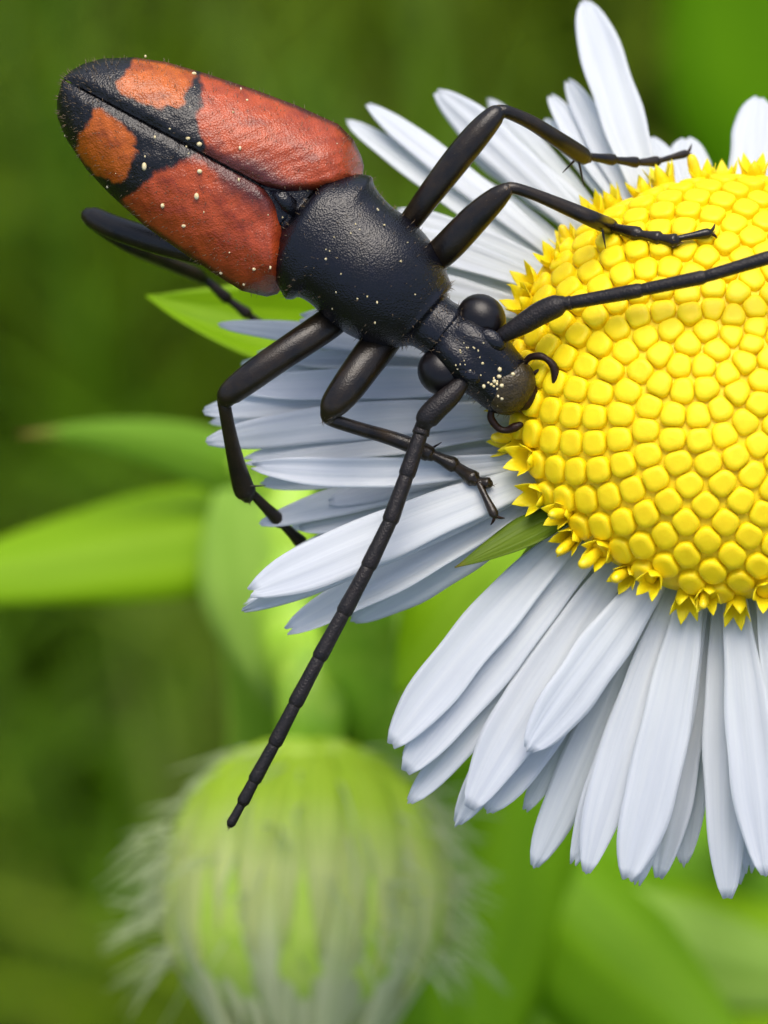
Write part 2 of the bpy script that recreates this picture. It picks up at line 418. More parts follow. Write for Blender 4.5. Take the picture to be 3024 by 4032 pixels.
def petal(tip, base, width, k=.18, layer=0, arch=.035, bend=None, roll=None, cup=None, twist=0.0):
    bend = random.uniform(-.018, .018) if bend is None else bend
    h = -.12 - .10 * layer
    b0 = on_cone(*base, 0, h); x, y, _ = floc(b0); th = math.atan2(y, x)
    b0 = fpos(2.72 * math.cos(th), 2.72 * math.sin(th), h)
    tp = on_cone(*tip, k, h)
    rl = random.uniform(-.22, .22) if roll is None else roll
    V, F, uv = strip(b0, tp, width / PXMM * .99, FN, arch, bend, random.uniform(-.10, .12) if cup is None else cup, random.uniform(.012, .04), roll=rl, twist=twist + random.uniform(-.25, .25), rag=.045, ruffle=.018, nv=28, nu=10, thick=.02)
    return mk('petal', V, F, PETAL, flower, fl_base, uv=uv)
PETALS = [
 # below the disc
 ((1540, 2937), (2257, 2073), 205, .30, 0), ((1592, 2975), (2290, 2110), 150, .36, 2), ((1597, 3041), (2350, 2159), 200, .31, 1),
 ((1611, 3155), (2390, 2170), 170, .36, 2), ((1801, 3240), (2430, 2200), 170, .40, 3), ((1848, 3183), (2440, 2216), 215, .31, 1),
 ((1924, 3193), (2540, 2250), 185, .36, 2), ((2081, 2951), (2617, 2263), 205, .22, -1), ((2067, 3193), (2560, 2270), 120, .44, 4),
 ((2105, 3411), (2590, 2290), 165, .42, 3), ((2256, 3406), (2640, 2290), 130, .36, 2), ((2309, 3435), (2680, 2300), 165, .33, 1),
 ((2470, 3468), (2722, 2290), 205, .30, 0), ((2508, 3487), (2770, 2320), 120, .36, 2), ((2593, 3459), (2770, 2330), 150, .44, 3),
 ((2693, 3397), (2800, 2330), 160, .48, 4), ((2864, 3539), (2830, 2350), 175, .36, 2), ((3015, 3444), (2880, 2320), 185, .28, 0),
 ((2949, 3440), (2900, 2330), 130, .46, 4), ((3110, 3480), (2965, 2320), 150, .32, 1), ((3190, 3460), (3010, 2320), 160, .30, 0),
 # left of the disc, under the legs
 ((866, 1276), (2010, 1420), 112, .20, 2), ((935, 1530), (2005, 1500), 140, .16, 1), ((805, 1618), (2010, 1560), 175, .18, 2),
 ((815, 1738), (2020, 1640), 150, .17, 1), ((960, 1815), (2040, 1700), 150, .18, 2), ((1292, 1978), (2060, 1790), 140, .22, 3),
 ((1026, 2060), (2085, 1850), 130, .26, 3), ((1130, 2190), (2100, 1890), 130, .30, 4), ((980, 2334), (2105, 1895), 205, .12, -1),
 ((958, 2402), (2110, 1925), 110, .17, 1), ((1126, 2487), (2130, 1950), 175, .24, 2), ((1390, 2440), (2150, 1985), 190, .28, 3),
 ((1010, 1400), (2000, 1470), 160, .26, 4), ((900, 1690), (2010, 1600), 180, .26, 4), ((1040, 1900), (2050, 1740), 180, .26, 4), ((1180, 2075), (2080, 1840), 180, .28, 4), ((1230, 1330), (1995, 1380), 170, .24, 4),
 # between the beetle and the disc
 ((1500, 900), (2040, 1010), 135, .16, 1), ((1420, 1000), (2000, 1090), 140, .18, 2), ((1440, 1100), (1985, 1170), 140, .16, 1),
 ((1330, 1180), (1985, 1250), 150, .18, 2), ((1180, 1250), (1990, 1330), 140, .17, 2), ((1130, 1420), (1995, 1460), 130, .22, 3), ((1560, 830), (2090, 940), 120, .18, 2),
 # above the disc
 ((1373, 478), (2050, 960), 120, .26, 2), ((1447, 408), (2080, 920), 125, .22, 1), ((1716, 360), (2230, 800), 165, .20, 1),
 ((1830, 540), (2260, 770), 175, .26, 2), ((1925, 395), (2300, 740), 110, .42, 4), ((2165, 375), (2420, 680), 105, .30, 2), ((2233, 315), (2440, 670), 115, .28, 1),
 ((2305, 8), (2470, 640), 190, .16, 0), ((2150, 470), (2400, 690), 110, .36, 3), ((2560, 540), (2620, 640), 150, .50, 2), ((2700, 540), (2740, 640), 180, .55, 3),
 ((2990, 380), (2960, 650), 190, .34, 1), ((1660, 620), (2140, 880), 130, .30, 3), ((2440, 470), (2520, 650), 130, .45, 3),
]
for i, (tip, bs, wd, k, ly) in enumerate(PETALS):
    kw = {}
    if tip == (958, 2402): kw = dict(roll=.95, cup=.15)
    if tip == (960, 1815): kw = dict(bend=0.0)
    if tip == (2305, 8): kw = dict(roll=.1, arch=.02)
    petal(tip, bs, wd, k, ly, **kw)
for (tip, bs, wd, k, ly) in PETALS[:33:2]:                      # thinner rays tucked between and below the broad ones
    petal((tip[0] + random.uniform(25, 70) * (1 if tip[1] > 2800 else .3), tip[1] - random.uniform(20, 130)), (bs[0] + 40, bs[1] + 10), random.uniform(95, 135), k + .12, ly + 2)
petal((990, 1835), (2090, 1830), 120, .12, 0, bend=-.055, roll=.35, cup=.12)     # the one that bows across the others
# rays on the far side, beyond the picture's edge
for i in range(34):
    th = math.radians(-84 + 158 * (i + random.uniform(-.3, .3)) / 33); ly = i % 4; L = random.uniform(4.0, 4.7)
    k = .26 + .07 * ly; h = -.12 - .1 * ly
    b0 = fpos(2.72 * math.cos(th), 2.72 * math.sin(th), h); th2 = th + random.uniform(-.07, .07); r = 2.72 + L
    if abs(math.degrees(th2) ) > 78: continue
    tp = fpos(r * math.cos(th2), r * math.sin(th2), h - k * (r - 3))
    V, F, uv = strip(b0, tp, random.uniform(.5, .8), FN, .035, 0, random.uniform(-.1, .12), .02, roll=random.uniform(-.2, .2))
    mk('petal', V, F, PETAL, flower, fl_base, uv=uv)
# green bracts under the rays
def leafprof(v): return max((math.sin(math.pi * min(.5 * (v + .22) / .62, .5)) if v < .4 else (1 - ((v - .4) / .6) ** 1.45)), .03)
for i in range(30):
    th = 2 * math.pi * i / 30 + random.uniform(-.05, .05)
    b0 = fpos(1.2 * math.cos(th), 1.2 * math.sin(th), -1.0); r = random.uniform(3.0, 3.4); tp = fpos(r * math.cos(th), r * math.sin(th), -.75)
    V, F, uv = strip(b0, tp, .5, FN, -.08, 0, -.1, .02, nu=4, nv=8, prof=leafprof); mk('bract', V, F, GREENS['bract'], flower, fl_base, uv=uv)
V, F, uv = strip(on_cone(2260, 2010, 0, -.15), on_cone(1790, 2235, .05, .0), .66, FN, .04, -.03, .15, .02, roll=-.5, prof=leafprof); mk('bract', V, F, GREENS['olive'], flower, fl_base, uv=uv)
V, F, uv = strip(on_cone(2200, 2040, 0, -.35), P(1965, 2345, -.9), .22, FN, .02, 0, .15, .02, roll=.6, prof=leafprof); mk('bract', V, F, GREENS['bract'], flower, fl_base, uv=uv)
UPW = (M.to_3x3().inverted() @ Vector((0, 0, 1)))
def down(p, s, side=(0, 0, 0)): return Vector(p) - UPW * s + Vector(side)
pts = [FC - FN * 1.0, FC - FN * 4, P(2890, 2500, -12), P(2900, 3200, -25), P(2890, 3700, -37), down(P(2890, 3700, -37), 60, (2, 0, -6)), down(P(2890, 3700, -37), 200, (4, 0, -8)), down(P(2890, 3700, -40), 380, (4, 0, 0))]
cp = catmull([tuple(p) for p in pts], 8); V, F = tube(cp, list(np.linspace(.36, .48, 24)) + list(np.linspace(.48, 1.2, len(cp) - 24)), 12); mk('stem', V, F, STEM, flower, fl_base)

# ------------------------------------------------------------------ beetle
BZ = Vector((0, 0, 1))
b_base = P(1450, 1050, -.9)
beetle = empty('beetle', b_base)
tag(beetle, 'longhorn beetle with black-banded red wing cases and long black antennae', 'beetle')
EO = np.array((1078., 758.)); E1 = np.array((-.880, -.474)); E2 = np.array((.474, -.880))
def epx(s, t): q = EO + E1 * s + E2 * t; return q[0], q[1]
# one continuous body: abdomen, thorax, pronotum, neck, head, snout
st = []
for s, hw, hh, z in ((905, 30, .10, .42), (870, 90, .22, .42), (780, 165, .34, .45), (600, 225, .44, .50), (400, 268, .50, .55), (200, 292, .54, .58), (60, 285, .55, .60)):
    st.append((*epx(s, -20), z, hw, hh))
st += [(1140, 822, .60, 225, .52), (1168, 845, .62, 150, .50), (1182, 856, .66, 178, .62), (1205, 872, .68, 222, .70), (1245, 902, .68, 262, .75), (1285, 930, .68, 288, .77),
       (1302, 942, .68, 286, .78), (1330, 962, .68, 258, .81), (1380, 1002, .69, 247, .85), (1445, 1056, .70, 252, .88), (1510, 1112, .70, 248, .86), (1570, 1163, .70, 230, .78),
       (1620, 1205, .70, 202, .68), (1652, 1232, .70, 176, .60), (1668, 1246, .70, 164, .555), (1676, 1253, .70, 142, .50), (1688, 1262, .70, 120, .46), (1720, 1284, .71, 114, .46), (1748, 1302, .71, 116, .47), (1756, 1308, .71, 108, .44), (1768, 1318, .70, 118, .46),
       (1800, 1345, .70, 132, .50), (1840, 1380, .68, 138, .50), (1880, 1412, .64, 138, .47), (1915, 1442, .60, 134, .42), (1950, 1476, .55, 126, .37), (1990, 1512, .50, 122, .31), (2030, 1536, .46, 110, .26), (2060, 1553, .43, 92, .21), (2078, 1564, .42, 62, .14)]
st = np.array(st, float); st[:, 2] += np.where(st[:, 0] > 1650, .42 * np.clip((st[:, 0] - 1650) / 330, 0, 1), 0); V = []; F = []; NS = 40
stc = catmull(st, 4)
for i in range(len(stc)):
    x, y, z, hw, hh = stc[i]; a, bb = stc[max(i - 1, 0)], stc[min(i + 1, len(stc) - 1)]
    tx, ty = bb[0] - a[0], bb[1] - a[1]; n = math.hypot(tx, ty); lx, ly = -ty / n, tx / n            # lateral in pixels
    c = P(x, y, z); lat = Vector((lx, -ly, 0))
    for k in range(NS):
        th = 2 * math.pi * k / NS; cx, sx = math.cos(th), math.sin(th)
        ex = .86; px_ = math.copysign(abs(cx) ** ex, cx); pz_ = math.copysign(abs(sx) ** (1.0 if sx > 0 else .8), sx)
        # midline furrow on the head, and a shallow dent at the rear of the pronotum
        f = 1.0
        if i > 4 * 27 and sx > 0: f = 1 - .10 * math.exp(-(cx / .16) ** 2) + .05 * math.exp(-((abs(cx) - .5) / .2) ** 2)
        V.append(c + lat * (hw / PXMM * px_) + BZ * (hh * pz_ * f))
for i in range(len(stc) - 1):
    for k in range(NS): F.append((i * NS + k, (i + 1) * NS + k, (i + 1) * NS + (k + 1) % NS, i * NS + (k + 1) % NS))
F.append(tuple(range(NS))); F.append(tuple((len(stc) - 1) * NS + k for k in range(NS))[::-1])
body = mk('body', V, F, BLACK, beetle, b_base)

# wing cases
UPo = [(-282, 218), (-262, 262), (-235, 290), (-175, 334), (-95, 358), (86, 345), (266, 320), (465, 285), (617, 252), (737, 208), (844, 145), (900, 92), (930, 45), (944, 6)]
UPi = [(-282, 205), (-245, 150), (-171, 92), (-82, 30), (0, 3), (944, 3)]
LOo = [(-212, 300), (-202, 345), (-170, 375), (-73, 401), (48, 394), (177, 382), (382, 358), (473, 335), (572, 310), (693, 270), (820, 202), (890, 145), (925, 85), (944, 8)]
LOi = [(-212, 290), (-177, 221), (-120, 107), (-62, 43), (0, 3), (944, 3)]
def sst(a, b_, x): t_ = min(max((x - a) / (b_ - a), 0), 1); return t_ * t_ * (3 - 2 * t_)
def vnoise(x, y):
    return (math.sin(x * .031 + 1.7 * math.sin(y * .023)) + math.sin(y * .041 + 1.3 * math.sin(x * .019 + 2)) + .6 * math.sin(x * .083 + y * .067) + .4 * math.sin(x * .15 - y * .17)) / 3
BANDX = [(0, 300), (40, 318), (92, 366), (150, 400), (200, 425), (300, 462)]
def ely_colour(s, t, side, rel):
    n = vnoise(s + 300 * side, t); n2 = vnoise(s * 2.3 + 90, t * 2.3 - 50 * side)
    red = np.array((.35, .045, .012)); orange = np.array((.42, .090, .005)); black = np.array((.004, .0035, .004)); dusk = np.array((.035, .010, .012))
    at = abs(t) + 10 * n
    lim = np.interp(at, *zip(*BANDX)) + (14 if side > 0 else 38)
    inred = 1 - sst(-10, 12, s + 20 * n + 12 * n2 - lim)
    s0, s1, t0, t1 = (494, 752, 62, 280) if side > 0 else (548, 790, 46, 268)
    # the spot is skewed: narrow towards the suture at its front
    dx = max(s0 + (28 if at < 110 else 0) - s, s - s1 + .10 * at); dy = max(t0 + .12 * (700 - s) - at, at - t1)
    d = max(dx, dy) if max(dx, dy) > -26 else max(dx, dy); cor = math.hypot(max(dx + 34, 0), max(dy + 34, 0)) - 34
    inspot = 1 - sst(-9, 11, max(d, cor) + 15 * n + 9 * n2)
    c = black * (1 - inred) + (red * .75 + orange * .25 * (1 if s > 100 else .6)) * inred
    # dusky suture
    ws = 45 + 75 * (1 - sst(120, 330, s)) + 34 * n + 16 * n2
    c = c * (1 - .85 * inred * (1 - sst(ws * .3, ws, abs(t)))) + dusk * .85 * inred * (1 - sst(ws * .3, ws, abs(t)))
    c = c * (1 - inspot) + orange * inspot
    dark_edge = sst(.93, .985, rel) ; c = c * (1 - .8 * dark_edge) + black * .8 * dark_edge
    if abs(t) < 9: c = black
    pt = sst(.15, .75, vnoise(s * .8 + 40 * side, t * 1.3 + 77)); c = c * (1 - .38 * pt * np.array((.8, 1, .9)))
    return np.clip(c * (1 + .22 * n2), 0, 1)
def ely_z(s, t, w_, front):
    top = 1.34 - .25 * ((s - 250) / 650) ** 2
    if s > 700: top -= .22 * ((s - 700) / 244) ** 2
    H = .80 * min(1, (w_ + 60) / 330)
    u = min(abs(t) / (w_ * 1.015 + 1), .999)
    z = top - H * (1 - (1 - u ** 2.5) ** .62)
    z -= .06 * math.exp(-(t / 26.) ** 2)                                   # the seam sinks
    if front < 95: z -= .40 * (1 - front / 95) ** 2.2
    z += .07 * math.exp(-((s + 120) / 90) ** 2 - ((abs(t) - 240) / 80) ** 2)   # humeral swelling
    z -= .035 * math.exp(-((s + 30) / 110) ** 2 - ((abs(t) - 120) / 45) ** 2)
    z += .012 * vnoise(s * 1.4, t * 1.4)
    return z
for side, OUT, INN in ((1, UPo, UPi), (-1, LOo, LOi)):
    so_, to_ = zip(*OUT); si_, ti_ = zip(*INN)
    smin, smax = so_[0], so_[-1]; NA, NB = 220, 64; V = []; F = []; C = []
    for i in range(NA + 1):
        f = i / NA; f = .5 - .5 * math.cos(math.pi * f) if (f < .12 or f > .88) else f
        f = (1 - math.cos(math.pi * i / NA)) / 2 * .55 + i / NA * .45
        s = smin + (smax - smin) * f; w0 = np.interp(s, si_, ti_); w1 = max(np.interp(s, so_, to_), w0 + .5)
        for j in range(NB + 1):
            g_ = j / NB; g_ = 1 - (1 - g_) ** 1.35
            t = w0 + (w1 - w0) * g_
            # distance to the base edge at this t
            sf = np.interp(t, [q[1] for q in INN[:5]][::-1], [q[0] for q in INN[:5]][::-1]) if t < INN[0][1] else smin + (t - INN[0][1]) * .5
            zz = ely_z(s, t, w1, max(s - sf, 0))
            V.append(P(*epx(s, side * t), zz)); C.append((*ely_colour(s, side * t, side, t / (w1 + 1e-6)), 1))
    W = NB + 1
    for i in range(NA):
        for j in range(NB):
            a = i * W + j; q = (a, a + 1, a + W + 1, a + W); F.append(q if side > 0 else q[::-1])
    ob = mk('elytron', V, F, ELY, beetle, b_base, col=C)
    md = ob.modifiers.new('thickness', 'SOLIDIFY'); md.thickness = .05; md.offset = -1
# scutellum
V = []; F = []
for q, z in (((1062, 748), 1.22), ((1128, 752), 1.24), ((1168, 790), 1.16), ((1168, 862), 1.16), ((1112, 826), 1.22), ((1116, 792), 1.27)): V.append(P(*q, z))
V += [v - BZ * .3 for v in V[:5]]
F = [(0, 1, 5), (1, 2, 5), (2, 3, 5), (3, 4, 5), (4, 0, 5), (0, 6, 7, 1), (1, 7, 8, 2), (2, 8, 9, 3), (3, 9, 10, 4), (4, 10, 6, 0)]
mk('scutellum', V, F, BLACK, beetle, b_base)
# eyes
for (x, y, z, r1, r2) in ((1895, 1254, .97, 100, 92), (1738, 1464, .93, 96, 90)):
    d = Vector((.70, -.72, 0)); l_ = Vector((.72, .70, 0))
    V, F = ellipsoid(P(x, y, z), d * (r1 / PXMM), l_ * (r2 / PXMM), BZ * .33, 28, 18); mk('eye', V, F, EYE, beetle, b_base)
# antennal tubercles, labrum, mandibles
for (x, y, z) in ((1940, 1338, 1.30), (1845, 1468, 1.28)):
    V, F = ellipsoid(P(x, y, z), Vector((.17, -.14, 0)), Vector((.09, .1, 0)), BZ * .10, 16, 10); mk('antennal_tubercle', V, F, BLACK, beetle, b_base)
V, F = ellipsoid(P(2012, 1528, 1.02), Vector((.27, -.21, -.05)), Vector((.26, .33, 0)), BZ * .235, 24, 14); mk('clypeus', V, F, CLYP, beetle, b_base)
V, F = ellipsoid(P(2062, 1556, .96), Vector((.17, -.12, -.03)), Vector((.14, .20, 0)), BZ * .13, 18, 10); mk('labrum', V, F, PALP, beetle, b_base)
for rows in (((2050, 1500, .40, 22), (2085, 1520, .40, 18), (2108, 1545, .40, 8)), ((2000, 1590, .40, 22), (2045, 1602, .40, 18), (2085, 1596, .40, 8))):
    V, F = ptube([(a, b_, z + .44, r) for a, b_, z, r in rows], 10); mk('mandible', V, F, PALP, beetle, b_base)
for rows in (((2060, 1440, .52, 11), (2085, 1408, .62, 13), (2125, 1402, .70, 15), (2150, 1412, .72, 12), (2178, 1440, .72, 16), (2188, 1484, .70, 17), (2184, 1530, .66, 15)),
             ((1940, 1570, .45, 12), (1935, 1615, .42, 13), (1934, 1648, .40, 15), (1962, 1685, .38, 14), (1992, 1694, .38, 13), (2025, 1683, .40, 18), (2050, 1672, .42, 13)),
             ((2085, 1492, .45, 7), (2105, 1470, .50, 9), (2122, 1458, .52, 7))):
    V, F = ptube([(a, b_, z + .44, r) for a, b_, z, r in rows], 10); mk('palp', V, F, PALP, beetle, b_base)

def segments(rows, name, matl, parent, thin=.93, flare=1.03):
    """rows of joints (px,py,z,halfwidth_px): one club-shaped piece per joint interval"""
    for a, b_ in zip(rows[:-1], rows[1:]):
        a, b_ = np.array(a, float), np.array(b_, float); r = b_[3]
        R = []
        for f, g_ in ((0, thin * .95), (.12, thin), (.5, .5 + thin / 2), (.82, flare), (.95, flare), (1.0, .92)):
            q = a * (1 - f) + b_ * f; R.append((q[0], q[1], q[2], r * g_))
        V, F = tube([P(q[0], q[1], q[2]) for q in R], [q[3] / PXMM for q in R], 12); mk(name, V, F, matl, parent, b_base)
an = empty('antenna', (0, 0, 0), beetle)
V, F = ptube(((1945, 1345, 1.18, 22), (1985, 1318, 1.22, 30), (2060, 1275, 1.30, 41), (2130, 1232, 1.36, 46), (2190, 1205, 1.42, 44), (2212, 1196, 1.44, 34)), 14); mk('antenna_segment', V, F, ANT, an, b_base)
segments([(2208, 1198, 1.44, 26), (2250, 1192, 1.48, 27), (2525, 1142, 1.75, 28), (2775, 1090, 2.0, 27), (3040, 1010, 2.15, 26), (3270, 940, 2.15, 26), (3480, 880, 2.2, 25), (3670, 830, 2.25, 24), (3840, 790, 2.3, 23), (4000, 755, 2.3, 21), (4140, 728, 2.3, 18)], 'antenna_segment', ANT, an)
an = empty('antenna', (0, 0, 0), beetle)
V, F = ptube(((1838, 1478, 1.14, 22), (1812, 1515, 1.16, 32), (1770, 1560, 1.18, 42), (1715, 1610, 1.18, 46), (1680, 1650, 1.16, 44), (1668, 1672, 1.15, 32)), 14); mk('antenna_segment', V, F, ANT, an, b_base)
segments([(1668, 1668, 1.10, 24), (1655, 1712, 1.12, 33), (1600, 1875, 1.15, 32), (1535, 2055, 1.18, 32), (1448, 2235, 1.20, 31), (1352, 2415, 1.2, 31), (1256, 2592, 1.2, 30), (1160, 2775, 1.2, 29), (1080, 2930, 1.18, 28), (1000, 3075, 1.15, 26), (955, 3160, 1.12, 24), (908, 3245, 1.10, 18)], 'antenna_segment', ANT, an)

def leg(femur, tibia, tarsus, claws=True, spurs=(), matl=LEGM):
    o = empty('leg', (0, 0, 0), beetle)
    V, F = ptube([(a, b_, z, r * 1.10) for a, b_, z, r in femur], 16, .82); mk('femur', V, F, matl, o, b_base)
    V, F = ptube(tibia, 14, .85); mk('tibia', V, F, matl, o, b_base)
    segments(tarsus, 'tarsal_segment', matl, o, .72, 1.12)
    for a in spurs:
        V, F = ptube(((*a[0], 5), (*[(p + q) / 2 for p, q in zip(a[0], a[1])], 4), (*a[1], 1.5)), 6); mk('spur', V, F, matl, o, b_base)
    if claws:
        (x0, y0, z0, _), (x, y, z, r) = tarsus[-2], tarsus[-1]; d = np.array((x - x0, y - y0), float); d /= np.hypot(*d); n_ = np.array((-d[1], d[0]))
        for s_ in (-1, 1):
            e = np.array((x, y)); p1 = e + d * 16 + n_ * s_ * 14; p2 = e + d * 26 + n_ * s_ * 30
            V, F = ptube(((x, y, z, 7), (*p1, z, 6), (*p2, z - .05, 2)), 7); mk('claw', V, F, PALP, o, b_base)
def dz(px, py, off=.30): return on_dome(px, py, off).z
def pz(px, py, off=.08): return on_cone(px, py, .16, -.1).z + off
# fore leg over the disc
zk = 1.35
leg([(1660, 1075, .45, 46), (1700, 1030, .65, 52), (1770, 965, .9, 56), (1870, 860, 1.12, 53), (1950, 785, 1.28, 42), (1990, 752, zk, 30), (2004, 743, zk, 24)],
    [(1998, 742, zk, 24), (2030, 742, zk, 23), (2120, 772, 1.25, 24), (2240, 822, 1.1, 29), (2340, 866, .95, 33), (2398, 890, dz(2398, 890) + .12, 34), (2412, 896, dz(2410, 896) + .1, 26)],
    [(2402, 893, dz(2402, 893) + .10, 20), (2518, 922, dz(2518, 922) + .06, 25), (2600, 938, dz(2600, 938) + .05, 24), (2662, 950, dz(2662, 950) + .05, 26), (2664, 940, dz(2664, 940) + .08, 12), (2795, 916, dz(2795, 916) + .06, 17)],
    spurs=[((2372, 905, .85), (2385, 978, .8))])
# middle leg, reaching past the top of the disc
zt = -.25
leg([(1560, 930, .40, 40), (1610, 878, .55, 40), (1690, 770, .78, 45), (1790, 640, .92, 50), (1880, 530, .98, 48), (1945, 458, .98, 38), (1972, 440, .95, 26)],
    [(1966, 438, .95, 26), (2000, 442, .92, 26), (2090, 482, .7, 29), (2190, 545, .4, 33), (2270, 598, .05, 36), (2300, 616, -.1, 34), (2315, 622, -.15, 24)],
    [(2300, 614, -.15, 20), (2420, 630, -.5, 21), (2510, 640, -.75, 20), (2590, 636, -.95, 20), (2592, 634, -.95, 12), (2705, 604, -1.2, 15)],
    spurs=[((2262, 632, 0), (2215, 680, -.1)), ((2280, 640, 0), (2300, 735, -.2))])
# other fore leg, bent under the antenna
leg([(1545, 1290, .45, 62), (1490, 1360, .60, 66), (1430, 1440, .75, 64), (1365, 1530, .85, 60), (1315, 1595, .85, 50), (1297, 1632, .8, 34), (1300, 1652, .75, 26)],
    [(1290, 1642, .75, 28), (1325, 1660, .72, 27), (1420, 1690, .6, 27), (1530, 1722, .45, 29), (1630, 1758, .42, 32), (1685, 1785, .42, 33), (1700, 1795, .42, 24)],
    [(1690, 1783, .42, 20), (1795, 1835, pz(1795, 1835, .32), 27), (1870, 1890, pz(1870, 1890, .36), 29), (1925, 1905, pz(1925, 1905, .36), 22), (1884, 1900, pz(1884, 1900, .40), 12), (1948, 2030, pz(1948, 2030, .40), 17)],
    spurs=[((1700, 1765, .2), (1738, 1742, .25))])
# other middle leg, foot slipping under a petal
leg([(1380, 1200, .35, 50), (1310, 1262, .50, 56), (1220, 1325, .65, 56), (1100, 1405, .72, 54), (980, 1490, .70, 52), (905, 1550, .62, 44), (885, 1582, .55, 30)],
    [(882, 1572, .55, 28), (886, 1610, .50, 26), (905, 1710, .25, 28), (930, 1820, -.05, 34), (955, 1910, -.3, 42), (968, 1940, -.38, 42), (975, 1958, -.42, 28)],
    [(985, 1935, -.42, 24), (1110, 2062, -.95, 25), (1190, 2140, -1.25, 24), (1250, 2195, -1.5, 24), (1252, 2197, -1.5, 12), (1340, 2275, -1.7, 16)],
    spurs=[((965, 1915, -.25), (1045, 1912, -.2))])
# hind leg folded beside the wing cases
leg([(1000, 1030, .1, 44), (900, 1015, .1, 48), (760, 985, -.1, 48), (600, 945, -.4, 46), (450, 895, -.7, 44), (370, 858, -.9, 40), (345, 846, -.95, 30)],
    [(350, 850, -.98, 30), (400, 900, -1.15, 28), (520, 975, -1.7, 28), (650, 1030, -2.4, 29), (760, 1075, -2.9, 31), (800, 1100, -3.1, 24)],
    [(790, 1085, -3.1, 20), (900, 1180, -3.3, 22), (980, 1240, -3.4, 22), (1040, 1290, -3.5, 22), (1042, 1292, -3.5, 12), (1130, 1330, -3.5, 15)])
# its partner, tucked beneath the body
leg([(1300, 800, .2, 44), (1330, 740, .05, 46), (1280, 700, -.2, 46), (1150, 640, -.5, 44), (1030, 600, -.7, 38), (990, 590, -.8, 28)],
    [(995, 592, -.8, 28), (1080, 640, -1.1, 27), (1200, 720, -1.5, 28), (1330, 800, -1.8, 30), (1350, 812, -1.85, 22)],
    [(1340, 805, -1.85, 20), (1430, 850, -1.9, 22), (1500, 880, -1.9, 22), (1560, 900, -1.85, 22), (1562, 900, -1.85, 12), (1640, 920, -1.8, 15)])

# pollen dust on the beetle
def surf_at(px, py):
    """top of the beetle under a pixel, from the meshes themselves"""
    best = None
    for ob_, v in SURF:
        d = (v[:, 0] - px) ** 2 + (v[:, 1] - py) ** 2; d = np.where(v[:, 2] < .5, 1e9, d); i = int(np.argmin(d))
        if d[i] < 130 and (best is None or v[i, 2] > best): best = v[i, 2]
    return best
SURF = []
for ob in beetle.children:
    if ob.type == 'MESH' and ob.name.split('.')[0] in ('body', 'elytron'):
        v = np.array([(q.co + b_base)[:] for q in ob.data.vertices]); k = D / (D - v[:, 2])
        SURF.append((ob, np.stack([v[:, 0] * k * PXMM + 1512, 2016 - v[:, 1] * k * PXMM, v[:, 2]], 1)))
spots = [(568, 656, 13), (786, 675, 10), (774, 773, 12), (640, 810, 9), (723, 890, 8), (785, 568, 10), (740, 545, 8), (764, 290, 9), (945, 583, 7), (1407, 1103, 8), (1010, 340, 7), (610, 540, 6), (940, 708, 6), (1000, 1060, 7), (870, 1075, 7), (960, 1120, 6)]
for _ in range(26): spots.append((*epx(random.uniform(-150, 900), random.uniform(-360, 310)), random.uniform(2, 6)))
for _ in range(40):
    a = random.uniform(0, 6.28); r = random.uniform(.4, 1) * 240; spots.append((1440 + r * math.cos(a), 1040 + r * math.sin(a), random.uniform(1.8, 5)))
for _ in range(46): spots.append((random.gauss(1995, 40), random.gauss(1520, 38), random.uniform(4, 9)))
for _ in range(20): spots.append((random.gauss(1850, 50), random.gauss(1390, 50), random.uniform(2.5, 4)))
parts = []
for x, y, r in spots:
    z = surf_at(x, y)
    if z is None: continue
    r /= PXMM; e = random.uniform(.7, 1.2); parts.append(ellipsoid(P(x, y, z + r * .4), (r * e, 0, 0), (0, r / e, 0), (0, 0, r * .8), 8, 5))
V, F = join(*parts); pol = mk('pollen', V, F, POLLEN, None, b_base); tag(pol, 'pale pollen grains scattered over the beetle', 'pollen', kind='stuff')
# short pale setae along the margins
parts = []
for ob, v in SURF:
    ids = rng.choice(len(v), 420 if ob.name.startswith('elytron') else 900, replace=False)
    for i in ids:
        x, y, z = v[i]
        if z < .35: continue
        nrm = ob.data.vertices[int(i)].normal; p = Vector(P(x, y, z)); L = random.uniform(.05, .10)
        dirv = (nrm + Vector((random.uniform(-.6, .2), random.uniform(-.2, .5), .1)) * .9).normalized(); sd = dirv.orthogonal().normalized() * .005; s2 = dirv.cross(sd)
        parts.append(([p + sd, p - sd * .5 + s2, p - sd * .5 - s2, p + dirv * L], [(0, 1, 3), (1, 2, 3), (2, 0, 3)]))
for part in list(beetle.children):
    for ob in part.children:
        nm = ob.name.split('.')[0]
        if nm not in ('femur', 'tibia', 'tarsal_segment', 'antenna_segment'): continue
        vs = ob.data.vertices; k_ = {'femur': 70, 'tibia': 130, 'tarsal_segment': 22, 'antenna_segment': 34}[nm]
        ax = (vs[len(vs) - 1].co - vs[0].co).normalized()
        for i in rng.choice(len(vs), min(k_, len(vs)), replace=False):
            v = vs[int(i)]; p = v.co + b_base; L = random.uniform(.05, .12); dirv = (v.normal * .75 + ax + Vector([random.uniform(-.2, .2) for _ in range(3)])).normalized()
            sd = dirv.orthogonal().normalized() * .005; s2 = dirv.cross(sd); parts.append(([p + sd, p - sd * .5 + s2, p - sd * .5 - s2, p + dirv * L], [(0, 1, 3), (1, 2, 3), (2, 0, 3)]))
V, F = join(*parts); hr = mk('setae', V, F, HAIRM, beetle, b_base); hr['kind'] = 'stuff'

